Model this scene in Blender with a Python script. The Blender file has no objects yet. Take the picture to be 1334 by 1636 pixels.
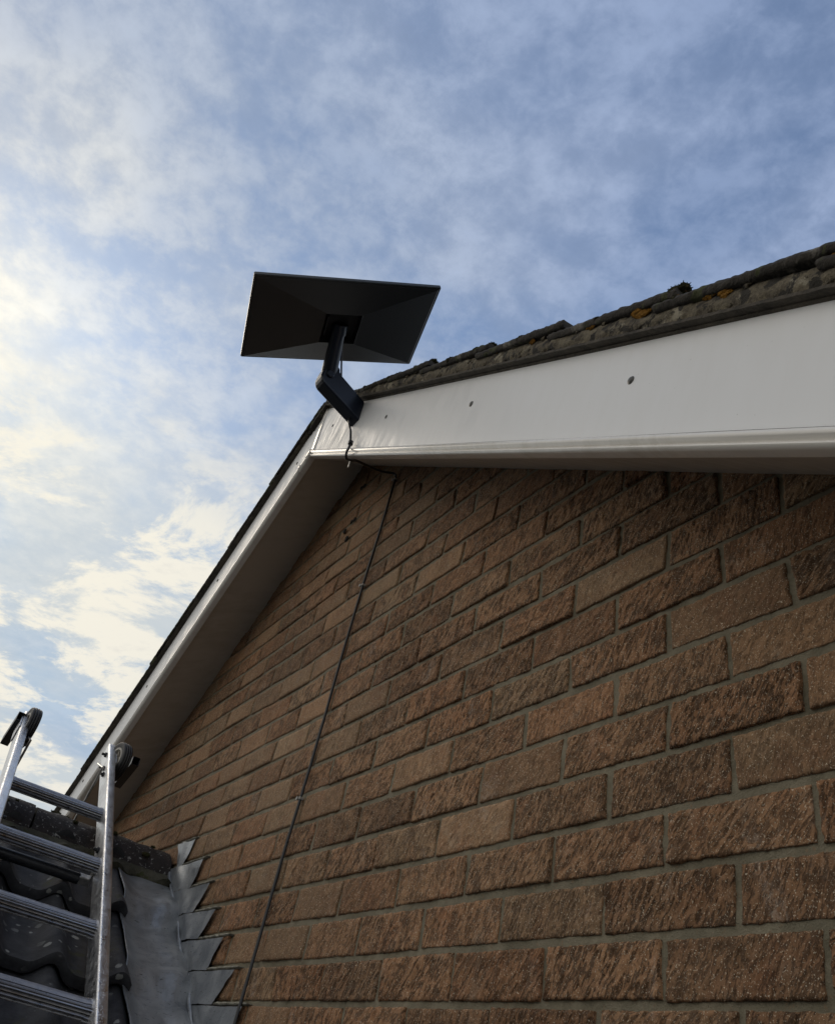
import bpy, bmesh, math, random
import numpy as np
from mathutils import Vector, Matrix, noise as mnoise

random.seed(7)
rng = np.random.default_rng(11)
scene = bpy.context.scene
COL = scene.collection
R = math.radians

# ------------------------------------------------------------------ camera
CAM = Vector((0.8640, -0.8575, -0.1949))
RIGHT = Vector((0.53033, 0.82526, 0.19416)); DOWN = Vector((-0.47156, 0.47747, -0.74139)); FWD = Vector((-0.70454, 0.30163, 0.64237))
cd = bpy.data.cameras.new('camera'); cam = bpy.data.objects.new('camera', cd); COL.objects.link(cam)
M = Matrix((( RIGHT.x, -DOWN.x, -FWD.x, CAM.x), (RIGHT.y, -DOWN.y, -FWD.y, CAM.y), (RIGHT.z, -DOWN.z, -FWD.z, CAM.z), (0, 0, 0, 1)))
cam.matrix_world = M
cd.sensor_fit = 'HORIZONTAL'; cd.sensor_width = 36.0; cd.lens = 36.0 * 1358.72 / 1334
cd.shift_x = 0.0; cd.shift_y = -(818 - 688.2) / 1334
cd.clip_start = 0.02; cd.clip_end = 5000
scene.camera = cam
scene.render.resolution_x = 834; scene.render.resolution_y = 1024

# ------------------------------------------------------------------ light
SUN_EL, SUN_AZ = 31.0, -101.0           # azimuth measured from +Y towards +X
SD = Vector((math.sin(R(SUN_AZ)) * math.cos(R(SUN_EL)), math.cos(R(SUN_AZ)) * math.cos(R(SUN_EL)), math.sin(R(SUN_EL))))
sl = bpy.data.lights.new('sun', 'SUN'); so = bpy.data.objects.new('sun', sl); COL.objects.link(so)
sl.energy = 0.5; sl.angle = R(22); sl.color = (1.0, 0.86, 0.68)
so.rotation_euler = (-SD).to_track_quat('-Z', 'Y').to_euler()
scene.view_settings.view_transform = 'Standard'; scene.view_settings.look = 'None'
scene.view_settings.exposure = 0.0; scene.view_settings.gamma = 1.0; scene.view_settings.use_curve_mapping = False


class NT:
    """small helper to write node trees"""
    def __init__(s, tree): s.t = tree; s.n = tree.nodes; s.l = tree.links
    def node(s, typ, **kw):
        n = s.n.new(typ)
        for k, v in kw.items(): setattr(n, k, v)
        return n
    def link(s, a, b): s.l.new(a, b)
    def put(s, sock, v):
        if hasattr(v, 'is_output') or isinstance(v, bpy.types.NodeSocket): s.l.new(v, sock)
        elif isinstance(v, (tuple, list)):
            try: sock.default_value = tuple(v) if len(v) != 3 or sock.type != 'RGBA' else (*v, 1)
            except Exception: sock.default_value = v
        else: sock.default_value = v
    def math(s, op, a, b=0.0, c=0.0, clamp=False):
        n = s.node('ShaderNodeMath', operation=op, use_clamp=clamp)
        s.put(n.inputs[0], a); s.put(n.inputs[1], b); s.put(n.inputs[2], c); return n.outputs[0]
    def vmath(s, op, a, b=(0, 0, 0)):
        n = s.node('ShaderNodeVectorMath', operation=op); s.put(n.inputs[0], a); s.put(n.inputs[1], b)
        return n.outputs['Value'] if op in ('DOT_PRODUCT', 'LENGTH') else n.outputs[0]
    def noise(s, vec, scale, detail=4, rough=0.55, dist=0.0):
        n = s.node('ShaderNodeTexNoise'); s.put(n.inputs['Vector'], vec); n.inputs['Scale'].default_value = scale
        n.inputs['Detail'].default_value = detail; n.inputs['Roughness'].default_value = rough; n.inputs['Distortion'].default_value = dist
        return n.outputs['Fac']
    def ramp(s, fac, lo, hi, a=0.0, b=1.0, smooth=False):
        n = s.node('ShaderNodeMapRange', clamp=True); n.interpolation_type = 'SMOOTHSTEP' if smooth else 'LINEAR'
        s.put(n.inputs[0], fac); n.inputs[1].default_value = lo; n.inputs[2].default_value = hi; n.inputs[3].default_value = a; n.inputs[4].default_value = b
        return n.outputs[0]
    def mix(s, f, a, b, mode='MIX'):
        n = s.node('ShaderNodeMix', data_type='RGBA', blend_type=mode); s.put(n.inputs[0], f); s.put(n.inputs[6], a); s.put(n.inputs[7], b)
        return n.outputs[2]
    def mapping(s, vec, loc=(0, 0, 0), rot=(0, 0, 0), scale=(1, 1, 1), typ='POINT'):
        n = s.node('ShaderNodeMapping', vector_type=typ); s.put(n.inputs[0], vec); n.inputs[1].default_value = loc; n.inputs[2].default_value = rot; n.inputs[3].default_value = scale
        return n.outputs[0]
    def bump(s, h, strength=0.5, dist=0.002, normal=None):
        n = s.node('ShaderNodeBump'); s.put(n.inputs['Height'], h); n.inputs['Strength'].default_value = strength; n.inputs['Distance'].default_value = dist
        if normal is not None: s.l.new(normal, n.inputs['Normal'])
        return n.outputs[0]


# ------------------------------------------------------------------ sky
world = bpy.data.worlds.new('World'); scene.world = world; world.use_nodes = True
w = NT(world.node_tree); w.n.clear()
out = w.node('ShaderNodeOutputWorld'); bg = w.node('ShaderNodeBackground'); w.link(bg.outputs[0], out.inputs[0])
bg.inputs[1].default_value = 0.10
sky = w.node('ShaderNodeTexSky', sky_type='NISHITA'); sky.sun_disc = False
sky.sun_elevation = R(SUN_EL); sky.sun_rotation = R(SUN_AZ); sky.altitude = 50; sky.air_density = 1.0; sky.dust_density = 0.35; sky.ozone_density = 1.6
tc = w.node('ShaderNodeTexCoord'); D = tc.outputs['Generated']
sx = w.node('ShaderNodeSeparateXYZ'); w.link(D, sx.inputs[0])
zz = w.math('ADD', w.math('MAXIMUM', sx.outputs[2], 0.0), 0.10)
pv = w.node('ShaderNodeCombineXYZ'); w.link(w.math('DIVIDE', sx.outputs[0], zz), pv.inputs[0]); w.link(w.math('DIVIDE', sx.outputs[1], zz), pv.inputs[1])
P = pv.outputs[0]                                    # a flat cloud layer seen in perspective
sdot = w.math('MAXIMUM', w.vmath('DOT_PRODUCT', D, tuple(SD)), 0.0)
glow = w.math('POWER', sdot, 26.0); broad = w.math('POWER', sdot, 7.0)
n_big = w.noise(w.mapping(P, loc=(0.35, 0.9, 0)), 1.7, 4, 0.55, 0.4)
Pr = w.mapping(w.mapping(P, rot=(0, 0, R(35))), scale=(1.0, 0.7, 1.0))
n_med = w.noise(Pr, 6.5, 6, 0.58, 0.2)
n_cell = w.noise(w.mapping(P, loc=(3.1, 1.7, 0)), 19.0, 6, 0.62, 0.15)
mott = w.math('ADD', w.math('MULTIPLY', n_med, 0.50), w.math('MULTIPLY', n_cell, 0.50))
low = w.ramp(sx.outputs[2], 0.34, 0.64, 1.0, 0.0, True)
# clear sky, paler towards the horizon
skyc = w.mix(1.0, sky.outputs[0], (0.86, 1.06, 1.22), 'MULTIPLY')
skyc = w.mix(w.math('MULTIPLY', low, 0.9), skyc, (3.3, 4.9, 6.7))
# thin mottled altocumulus sheet, pale grey blue, creamier towards the sun
cover = w.math('ADD', w.ramp(n_big, 0.35, 0.62, 0.34, 0.80, True), w.ramp(mott, 0.40, 0.60, -0.06, 0.22, True), clamp=True)
shade = w.ramp(mott, 0.36, 0.64, 0.86, 1.10)
sheet = w.mix(broad, (3.15, 4.0, 5.9), (5.2, 5.8, 6.5))
sheet = w.mix(glow, sheet, (11.2, 10.5, 8.8))
cs = w.node('ShaderNodeCombineXYZ'); [w.link(shade, cs.inputs[i]) for i in range(3)]
sheet = w.mix(1.0, sheet, cs.outputs[0], 'MULTIPLY')
cover = w.math('MULTIPLY', cover, w.math('SUBTRACT', 1.0, w.math('MULTIPLY', low, 0.30)))
c1 = w.mix(cover, skyc, sheet)
# broken, brighter cloud low down, drawn out in streaks
Ps = w.mapping(w.mapping(P, loc=(1.3, 4.2, 0), rot=(0, 0, R(-38))), scale=(0.95, 1.2, 1))
pn = w.noise(Ps, 3.1, 10, 0.66, 0.25)
puff = w.math('MULTIPLY', w.ramp(pn, 0.475, 0.575, 0.0, 1.0, True), w.ramp(sx.outputs[2], 0.46, 0.62, 1.0, 0.0, True))
haze_ = w.math('MULTIPLY', w.ramp(w.noise(Ps, 1.6, 4, 0.5), 0.36, 0.58, 0.1, 0.85, True), low)
c1 = w.mix(haze_, c1, (6.3, 6.7, 6.8))
puffc = w.mix(w.math('POWER', sdot, 3.0), (6.0, 6.2, 6.5), (10.0, 9.4, 7.9))
puffc = w.mix(w.ramp(pn, 0.62, 0.74, 0.0, 0.6), puffc, (6.4, 6.3, 6.1))
c2 = w.mix(w.math('MULTIPLY', puff, 0.9), c1, puffc)
behind = w.ramp(sx.outputs[1], -0.15, -0.75, 0.0, 1.0, True)      # bright white added to the unseen sky behind the viewer, lights wall and boards
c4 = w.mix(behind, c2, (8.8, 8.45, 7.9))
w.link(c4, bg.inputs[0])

# ------------------------------------------------------------------ materials
def new_mat(name):
    m = bpy.data.materials.new(name); m.use_nodes = True; t = NT(m.node_tree)
    b = t.n['Principled BSDF']; tc = t.node('ShaderNodeTexCoord'); return m, t, b, tc.outputs['Object']

def m_brick():
    m, t, b, co = new_mat('dragfaced_brick')
    a = t.node('ShaderNodeAttribute', attribute_name='tone'); sep = t.node('ShaderNodeSeparateColor'); t.link(a.outputs['Color'], sep.inputs[0])
    tone, hue, drag = sep.outputs[0], sep.outputs[1], sep.outputs[2]
    vr = t.node('ShaderNodeVectorRotate', rotation_type='Y_AXIS'); t.link(co, vr.inputs['Vector']); vr.inputs['Center'].default_value = (0, 0, 0)
    ang = t.node('ShaderNodeAttribute', attribute_name='stroke'); t.link(ang.outputs['Fac'], vr.inputs['Angle'])
    st = t.mapping(vr.outputs[0], scale=(1, 1, 0.24))
    warp_ = t.noise(co, 25, 3, 0.5)
    s1 = t.noise(st, 300, 4, 0.62, 0.6); s2 = t.noise(st, 150, 4, 0.65, 0.8)
    grit = t.noise(co, 700, 3, 0.7); blotch = t.noise(co, 11, 5, 0.6); mid = t.noise(co, 75, 5, 0.65)
    base = t.mix(hue, (0.300, 0.158, 0.080), (0.330, 0.220, 0.126))
    red = t.ramp(blotch, 0.50, 0.74, 0, 0.55); base = t.mix(red, base, (0.25, 0.100, 0.045))
    base = t.mix(t.ramp(t.noise(t.mapping(co, loc=(5, 2, 1)), 17, 4, 0.6), 0.57, 0.74, 0, 0.40), base, (0.30, 0.25, 0.19))
    val = t.math('MULTIPLY', t.math('MULTIPLY', t.math('FRACT', t.math('MULTIPLY', tone, 7.31)), 0.36), 1.0); val = t.math('MULTIPLY', t.math('ADD', val, 0.80), t.ramp(mid, 0.25, 0.75, 0.72, 1.28)); val = t.math('MULTIPLY', val, t.ramp(t.noise(t.mapping(co, loc=(4, 4, 4)), 2.4, 4, 0.6), 0.35, 0.65, 0.86, 1.10))
    cmb = t.node('ShaderNodeCombineColor'); [t.link(val, cmb.inputs[i]) for i in range(3)]
    base = t.mix(1.0, base, cmb.outputs[0], 'MULTIPLY')
    ps = t.math('ADD', t.math('MULTIPLY', s1, t.ramp(tone, 0, 1, 0.75, 0.35)), t.math('MULTIPLY', s2, t.ramp(tone, 0, 1, 0.25, 0.65))); ps = t.math('ADD', ps, t.math('MULTIPLY', t.math('SUBTRACT', warp_, 0.5), 0.25))
    pit = t.ramp(ps, 0.45, 0.50, 1, 0); pit = t.math('MULTIPLY', pit, drag)
    hole = t.ramp(t.noise(t.mapping(co, loc=(8, 1, 3)), 420, 2, 0.6), 0.34, 0.40, 0.8, 0)
    base = t.mix(t.math('MULTIPLY', pit, 0.74), base, (0.042, 0.024, 0.013)); base = t.mix(t.math('MULTIPLY', hole, 0.55), base, (0.05, 0.03, 0.02))
    smear = t.math('MULTIPLY', t.ramp(t.noise(t.mapping(t.mapping(co, loc=(7, 3, 2)), scale=(1.6, 1, 0.9)), 7, 5, 0.65, 0.5), 0.60, 0.70), t.ramp(t.noise(co, 140, 4, 0.7), 0.42, 0.6))
    base = t.mix(t.math('MULTIPLY', smear, 0.55), base, (0.40, 0.33, 0.27))
    gl = t.ramp(t.noise(t.mapping(co, loc=(1, 4, 2)), 470, 2, 0.6), 0.615, 0.68, 0, 0.9); base = t.mix(gl, base, (0.68, 0.60, 0.46))
    t.link(base, b.inputs['Base Color']); b.inputs['Roughness'].default_value = 0.85; b.inputs['Specular IOR Level'].default_value = 0.3
    h = t.math('ADD', t.math('SUBTRACT', 1.0, pit), t.math('MULTIPLY', grit, 0.7))
    h = t.math('ADD', h, t.math('MULTIPLY', mid, 0.6)); h = t.math('SUBTRACT', h, t.math('MULTIPLY', hole, 0.4))
    t.link(t.bump(h, 1.0, 0.0024), b.inputs['Normal']); return m

def m_mortar():
    m, t, b, co = new_mat('mortar')
    n1 = t.noise(co, 30, 6, 0.65); n2 = t.noise(co, 420, 3, 0.7)
    c = t.mix(t.ramp(n1, 0.3, 0.7), (0.160, 0.142, 0.096), (0.250, 0.222, 0.156))
    c = t.mix(t.ramp(n2, 0.62, 0.76, 0, 0.6), c, (0.42, 0.40, 0.33)); c = t.mix(t.ramp(n2, 0.24, 0.36, 0.5, 0), c, (0.07, 0.065, 0.045))
    t.link(c, b.inputs['Base Color']); b.inputs['Roughness'].default_value = 0.9
    n3 = t.noise(co, 9, 5, 0.65); c = t.mix(t.ramp(n3, 0.45, 0.68, 0, 0.6), c, (0.085, 0.078, 0.050)); n4 = t.noise(t.mapping(co, loc=(3, 1, 4)), 110, 4, 0.7)
    c = t.mix(t.ramp(n4, 0.60, 0.68, 0, 0.55), c, (0.24, 0.15, 0.085)); t.link(c, b.inputs['Base Color'])
    t.link(t.bump(t.math('ADD', t.math('ADD', n2, n4), t.math('MULTIPLY', n1, 0.9)), 0.9, 0.0028), b.inputs['Normal']); return m

def m_pvc(name, c0, rough=0.16, dirt=0.5, wavy=0.25):
    m, t, b, co = new_mat(name)
    n = t.noise(co, 3.0, 6, 0.6); stretched = t.mapping(t.mapping(co, rot=(0, R(-20), 0)), scale=(5, 1, 1)); s = t.noise(stretched, 9, 5, 0.6, 0.6); sp = t.noise(co, 190, 3, 0.6)
    d = t.ramp(t.math('MULTIPLY', n, s), 0.22, 0.42, 0, dirt)
    c = t.mix(d, c0, tuple(x * y for x, y in zip(c0, (0.72, 0.70, 0.64))))
    c = t.mix(t.ramp(sp, 0.735, 0.77, 0, 0.6), c, (0.12, 0.11, 0.09))
    t.link(c, b.inputs['Base Color']); t.link(t.ramp(s, 0.3, 0.7, rough * 0.75, rough * 1.6), b.inputs['Roughness'])
    b.inputs['Specular IOR Level'].default_value = 0.5
    t.link(t.bump(t.math('ADD', t.noise(co, 2.2, 2, 0.5), t.math('MULTIPLY', t.noise(stretched, 22, 3, 0.5), 0.025)), wavy, 0.02), b.inputs['Normal']); return m

def m_rough(name, c0, c1, scale=40, spot=None, spot_lo=0.62, spot_scale=26, bump=0.004, rough=0.92, spot2=None, spot2_lo=0.66):
    m, t, b, co = new_mat(name)
    n1 = t.noise(co, scale, 6, 0.65); n2 = t.noise(co, scale * 7, 3, 0.65)
    c = t.mix(t.ramp(t.math('ADD', t.math('MULTIPLY', n1, 0.65), t.math('MULTIPLY', n2, 0.35)), 0.38, 0.62), c0, c1)
    if spot: c = t.mix(t.ramp(t.noise(t.mapping(co, loc=(3, 7, 1)), spot_scale, 5, 0.6, 0.6), spot_lo, spot_lo + 0.05), c, spot)
    if spot2: c = t.mix(t.ramp(t.noise(t.mapping(co, loc=(9, 2, 5)), spot_scale * 0.45, 6, 0.66, 0.4), spot2_lo, spot2_lo + 0.05), c, spot2)
    t.link(c, b.inputs['Base Color']); b.inputs['Roughness'].default_value = rough
    t.link(t.bump(t.math('ADD', n1, t.math('MULTIPLY', n2, 0.5)), 0.9, bump), b.inputs['Normal']); return m

def m_tile():
    m, t, b, co = new_mat('dark_concrete_tile')
    n1 = t.noise(co, 22, 6, 0.65); n2 = t.noise(co, 260, 3, 0.65)
    c = t.mix(t.ramp(n1, 0.35, 0.65), (0.020, 0.021, 0.025), (0.052, 0.054, 0.060))
    v = t.node('ShaderNodeTexVoronoi'); t.link(t.mapping(co, scale=(1, 1, 1)), v.inputs['Vector']); v.inputs['Scale'].default_value = 34
    sep = t.node('ShaderNodeSeparateColor'); t.link(v.outputs['Color'], sep.inputs[0])
    dd = t.math('ADD', v.outputs['Distance'], t.math('MULTIPLY', t.noise(co, 120, 3, 0.6), 0.35))
    rad = t.ramp(sep.outputs[0], 0.30, 1.0, 0.12, 0.60)
    mask = t.ramp(t.math('SUBTRACT', rad, dd), 0.0, 0.06); mask = t.math('MULTIPLY', mask, t.ramp(t.noise(co, 9, 3, 0.5), 0.36, 0.48))
    mask = t.math('MULTIPLY', mask, t.ramp(sep.outputs[1], 0.3, 0.9, 0.25, 1))
    c = t.mix(mask, c, (0.34, 0.35, 0.33))
    c = t.mix(t.ramp(t.noise(t.mapping(co, loc=(2, 2, 8)), 8, 6, 0.7), 0.60, 0.66, 0, 0.8), c, (0.045, 0.048, 0.014))
    t.link(c, b.inputs['Base Color']); b.inputs['Roughness'].default_value = 0.72
    h = t.math('ADD', t.math('ADD', n1, t.math('MULTIPLY', n2, 0.35)), t.math('MULTIPLY', mask, 0.25))
    t.link(t.bump(h, 0.8, 0.004), b.inputs['Normal']); return m

def m_lead():
    m, t, b, co = new_mat('weathered_lead')
    n1 = t.noise(co, 14, 6, 0.6, 0.5); n2 = t.noise(t.mapping(co, scale=(1, 1.0, 3.0)), 75, 5, 0.65, 0.8)
    c = t.mix(t.ramp(n1, 0.35, 0.66), (0.190, 0.208, 0.228), (0.350, 0.370, 0.390))
    c = t.mix(t.ramp(n2, 0.60, 0.68, 0, 0.75), c, (0.022, 0.024, 0.028)); c = t.mix(t.ramp(t.noise(co, 210, 3, 0.6), 0.70, 0.74, 0, 0.7), c, (0.34, 0.35, 0.36))
    t.link(c, b.inputs['Base Color']); b.inputs['Metallic'].default_value = 0.4; t.link(t.ramp(n1, 0.3, 0.7, 0.28, 0.46), b.inputs['Roughness'])
    t.link(t.bump(t.math('ADD', t.noise(co, 16, 3, 0.5), t.math('MULTIPLY', n2, 0.12)), 0.5, 0.010), b.inputs['Normal']); return m

def m_alu(name='wet_aluminium', rough=0.28, base=(0.62, 0.63, 0.65), drops=True):
    m, t, b, co = new_mat(name)
    n = t.noise(co, 60, 5, 0.6); dirt = t.noise(co, 20, 5, 0.6)
    c = t.mix(t.ramp(dirt, 0.45, 0.7, 0, 0.5), base, tuple(x * 0.5 for x in base))
    sp = t.ramp(t.noise(co, 260, 2, 0.6), 0.66, 0.70, 0, 1)
    c = t.mix(t.math('MULTIPLY', sp, 0.35), c, (0.16, 0.16, 0.16))
    t.link(c, b.inputs['Base Color']); b.inputs['Metallic'].default_value = 1.0; t.link(t.ramp(n, 0.3, 0.7, rough * 0.7, rough * 1.5), b.inputs['Roughness'])
    v = t.node('ShaderNodeTexVoronoi'); t.link(co, v.inputs['Vector']); v.inputs['Scale'].default_value = 210
    drop = t.ramp(v.outputs['Distance'], 0.18, 0.42, 1, 0, True)
    h = t.math('ADD', t.math('MULTIPLY', drop, 0.5 if drops else 0.0), t.math('MULTIPLY', n, 0.15))
    t.link(t.bump(h, 0.55, 0.0018), b.inputs['Normal']); return m

def m_plain(name, col, rough=0.5, metal=0.0, bump=0.0, bscale=200, spec=0.5, var=0.25):
    m, t, b, co = new_mat(name)
    n = t.noise(co, bscale * 0.2, 4, 0.6)
    c = t.mix(t.ramp(n, 0.35, 0.65), tuple(x * (1 - var) for x in col), tuple(min(1, x * (1 + var)) for x in col))
    t.link(c, b.inputs['Base Color']); t.link(t.ramp(n, 0.3, 0.7, rough * 0.85, min(1, rough * 1.15)), b.inputs['Roughness']); b.inputs['Metallic'].default_value = metal; b.inputs['Specular IOR Level'].default_value = spec
    if bump: t.link(t.bump(t.noise(co, bscale, 3, 0.6), 0.6, bump), b.inputs['Normal'])
    return m

MAT = dict(
    brick=m_brick(), mortar=m_mortar(),
    board=m_pvc('white_pvc_board', (0.75, 0.76, 0.765), 0.38, 0.05, 0.18), trim=m_pvc('white_pvc_trim', (0.76, 0.74, 0.70), 0.12, 0.6, 0.15),
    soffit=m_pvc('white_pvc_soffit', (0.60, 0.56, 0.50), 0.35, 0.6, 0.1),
    verge=m_rough('lichened_verge_mortar', (0.045, 0.036, 0.025), (0.170, 0.145, 0.098), 34, (0.022, 0.019, 0.014), 0.52, 34, 0.005, 0.95, (0.26, 0.235, 0.175), 0.58),
    vtile=m_rough('mossy_roof_tile', (0.012, 0.010, 0.008), (0.050, 0.043, 0.034), 24, (0.045, 0.05, 0.018), 0.56, 22, 0.006, 0.95, (0.14, 0.13, 0.11), 0.60),
    under=m_rough('undercloak_board', (0.026, 0.022, 0.017), (0.085, 0.072, 0.054), 30, None, bump=0.003),
    moss=m_rough('moss', (0.018, 0.020, 0.006), (0.075, 0.072, 0.022), 120, (0.10, 0.055, 0.020), 0.62, 60, 0.006, 1.0),
    lichen=m_rough('orange_lichen', (0.16, 0.075, 0.008), (0.40, 0.20, 0.022), 130, (0.07, 0.045, 0.012), 0.58, 70, 0.004, 1.0),
    tile=m_tile(), ridge=m_rough('ridge_tile', (0.008, 0.007, 0.007), (0.028, 0.021, 0.020), 26, (0.26, 0.26, 0.25), 0.600, 95, 0.004, 0.8, (0.014, 0.013, 0.007), 0.66),
    bedding=m_rough('ridge_bedding', (0.030, 0.029, 0.018), (0.075, 0.072, 0.050), 30, (0.035, 0.040, 0.012), 0.56, 25, 0.005),
    lead=m_lead(), point=m_rough('pointing_mortar', (0.15, 0.145, 0.115), (0.36, 0.35, 0.29), 45, None, bump=0.004),
    alu=m_alu('wet_aluminium', 0.36, (0.72, 0.725, 0.735)), alu_dark=m_alu('ribbed_aluminium', 0.34, (0.52, 0.515, 0.52), False),
    groove=m_plain('dark_groove', (0.035, 0.034, 0.034), 0.6, 0.3, 0, 300), rubber=m_plain('black_rubber', (0.012, 0.012, 0.013), 0.55, 0, 0.0008, 500), padded=m_plain('rubber_sleeve', (0.018, 0.020, 0.024), 0.42, 0, 0.0006, 300),
    plastic=m_plain('grey_plastic_hub', (0.34, 0.32, 0.28), 0.5, 0, 0.0004), blackp=m_plain('black_steel', (0.02, 0.02, 0.022), 0.38, 0.0, 0.0003, 300),
    zinc=m_plain('zinc_steel', (0.45, 0.44, 0.42), 0.35, 0.9, 0.0004, 300),
    panel=m_plain('dark_panel_plastic', (0.034, 0.033, 0.034), 0.42, 0, 0.0002, 900, 0.5, 0.08), panel_edge=m_plain('panel_edge_plastic', (0.05, 0.055, 0.058), 0.35, 0, 0, 900, 0.5, 0.1),
    recess=m_plain('recess_plastic', (0.006, 0.006, 0.007), 0.6), arm=m_plain('navy_black_painted_metal', (0.010, 0.014, 0.026), 0.34, 0, 0.0002, 800, 0.5, 0.1),
    cable=m_plain('black_cable_sheath', (0.012, 0.012, 0.013), 0.32), clip=m_plain('grey_clip_plastic', (0.30, 0.29, 0.27), 0.5),
    cap=m_plain('dark_screw_cap', (0.05, 0.05, 0.045), 0.4, 0, 0.0004, 300), hole=m_plain('hole_inside', (0.012, 0.010, 0.008), 1.0),
    ground=m_rough('garden_ground', (0.030, 0.032, 0.018), (0.075, 0.070, 0.045), 3, (0.12, 0.11, 0.09), 0.6, 2, 0.02),
    roofback=m_plain('roof_underlay', (0.04, 0.038, 0.035), 0.9))

# ------------------------------------------------------------------ object helpers
def tag(o, label=None, cat=None, group=None, kind=None):
    if label: o['label'] = label
    if cat: o['category'] = cat
    if group: o['group'] = group
    if kind: o['kind'] = kind
    return o

def empty(name, loc, label, cat, group=None):
    o = bpy.data.objects.new(name, None); COL.objects.link(o); o.location = loc; o.empty_display_size = 0.1
    return tag(o, label, cat, group)

class MB:
    def __init__(s): s.v = []; s.f = []
    def add(s, vs, fs):
        k = len(s.v); s.v += [tuple(v) for v in vs]; s.f += [tuple(i + k for i in f) for f in fs]; return s
    def box(s, c, ax, ay, az):       # centre and three half-axis vectors
        c, ax, ay, az = map(Vector, (c, ax, ay, az))
        vs = [c + i * ax + j * ay + k * az for k in (-1, 1) for j in (-1, 1) for i in (-1, 1)]
        return s.add(vs, [(0, 2, 3, 1), (4, 5, 7, 6), (0, 1, 5, 4), (2, 6, 7, 3), (0, 4, 6, 2), (1, 3, 7, 5)])
    def prism(s, ringa, ringb, cap=True):
        n = len(ringa); fs = [(i, (i + 1) % n, n + (i + 1) % n, n + i) for i in range(n)]
        if cap: fs += [tuple(range(n))[::-1], tuple(range(n, 2 * n))]
        return s.add(list(ringa) + list(ringb), fs)
    def rings(s, rs, cap=True):
        n = len(rs[0]); vs = [p for r in rs for p in r]; fs = []
        for j in range(len(rs) - 1):
            fs += [(j * n + i, j * n + (i + 1) % n, (j + 1) * n + (i + 1) % n, (j + 1) * n + i) for i in range(n)]
        if cap: fs += [tuple(range(n))[::-1], tuple(range((len(rs) - 1) * n, len(rs) * n))]
        return s.add(vs, fs)
    def tube(s, pts, r, n=12, cap=True):
        pts = [Vector(p) for p in pts]; rs = []; up = None
        for i, p in enumerate(pts):
            d = (pts[min(i + 1, len(pts) - 1)] - pts[max(i - 1, 0)]).normalized()
            if up is None: up = d.orthogonal().normalized()
            up = (up - d * up.dot(d)).normalized(); q = d.cross(up); rr = r[i] if isinstance(r, (list, tuple)) else r
            rs.append([p + rr * (math.cos(a) * up + math.sin(a) * q) for a in [2 * math.pi * k / n for k in range(n)]])
        return s.rings(rs, cap)
    def disc_stack(s, c, axis, prof, n=40):   # lathe: prof = [(radius, offset along axis)]
        c = Vector(c); axis = Vector(axis).normalized(); u = axis.orthogonal().normalized(); q = axis.cross(u)
        return s.rings([[c + axis * h + r * (math.cos(2 * math.pi * k / n) * u + math.sin(2 * math.pi * k / n) * q) for k in range(n)] for r, h in prof])
    def build(s, name, mat, parent=None, smooth=False, bevel=0.0, seg=2, angle=35):
        me = bpy.data.meshes.new(name); me.from_pydata(s.v, [], s.f); me.validate()
        bm = bmesh.new(); bm.from_mesh(me); bmesh.ops.recalc_face_normals(bm, faces=bm.faces); bm.to_mesh(me); bm.free()
        o = bpy.data.objects.new(name, me); COL.objects.link(o); me.materials.append(mat)
        if smooth:
            me.polygons.foreach_set('use_smooth', [True] * len(me.polygons)); me.set_sharp_from_angle(angle=R(angle))
        if bevel:
            m = o.modifiers.new('bevel', 'BEVEL'); m.width = bevel; m.segments = seg; m.limit_method = 'ANGLE'; m.angle_limit = R(30); m.harden_normals = False
        if parent is not None: adopt(o, parent)
        return o

def adopt(o, parent):
    """parent while keeping the world coordinates the mesh was written in"""
    o.parent = parent; mw = world_mat(parent); o.matrix_parent_inverse = mw.inverted()
def world_mat(o):
    m = Matrix.LocRotScale(o.location, o.rotation_euler, o.scale)
    return (world_mat(o.parent) @ o.matrix_parent_inverse @ m) if o.parent else m

def fbm(p, sc, oct=4):
    v = Vector(p) * sc; a = 1.0; s = 0.0
    for i in range(oct): s += a * mnoise.noise(v + Vector((i * 7.3, i * 3.1, 0))); v = v * 2.03; a *= 0.5
    return s

# numpy value noise for the brick faces
_T = rng.random((256, 256))
def vnoise(x, y):
    xi = np.floor(x).astype(int); yi = np.floor(y).astype(int); fx = x - xi; fy = y - yi
    fx = fx * fx * (3 - 2 * fx); fy = fy * fy * (3 - 2 * fy)
    a = _T[xi & 255, yi & 255]; b = _T[(xi + 1) & 255, yi & 255]; c = _T[xi & 255, (yi + 1) & 255]; d = _T[(xi + 1) & 255, (yi + 1) & 255]
    return (a * (1 - fx) + b * fx) * (1 - fy) + (c * (1 - fx) + d * fx) * fy - 0.5

# ------------------------------------------------------------------ the rake (slope) of the gable, shared by wall, boards and tiles
XA, SLOPE = -1.5514, 0.5862
ZW, ZS, ZT = 1.7188, 1.6659, 1.8817      # wall meets soffit / foot of the board / top of the board, at the apex
YB = -0.2024                             # face of the barge board
CS = 1 / math.hypot(1, SLOPE)
def rake(side, t, y, v, z0): return Vector((XA + side * t, y, z0 + v - SLOPE * t))

# ------------------------------------------------------------------ ground
g = MB(); N = 40
gv = [(-400 + 800 * (i / N), -400 + 800 * (j / N), -3.2) for j in range(N + 1) for i in range(N + 1)]
g.add(gv, [(j * (N + 1) + i, j * (N + 1) + i + 1, (j + 1) * (N + 1) + i + 1, (j + 1) * (N + 1) + i) for j in range(N) for i in range(N)])
tag(g.build('ground', MAT['ground']), kind='structure')

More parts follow.
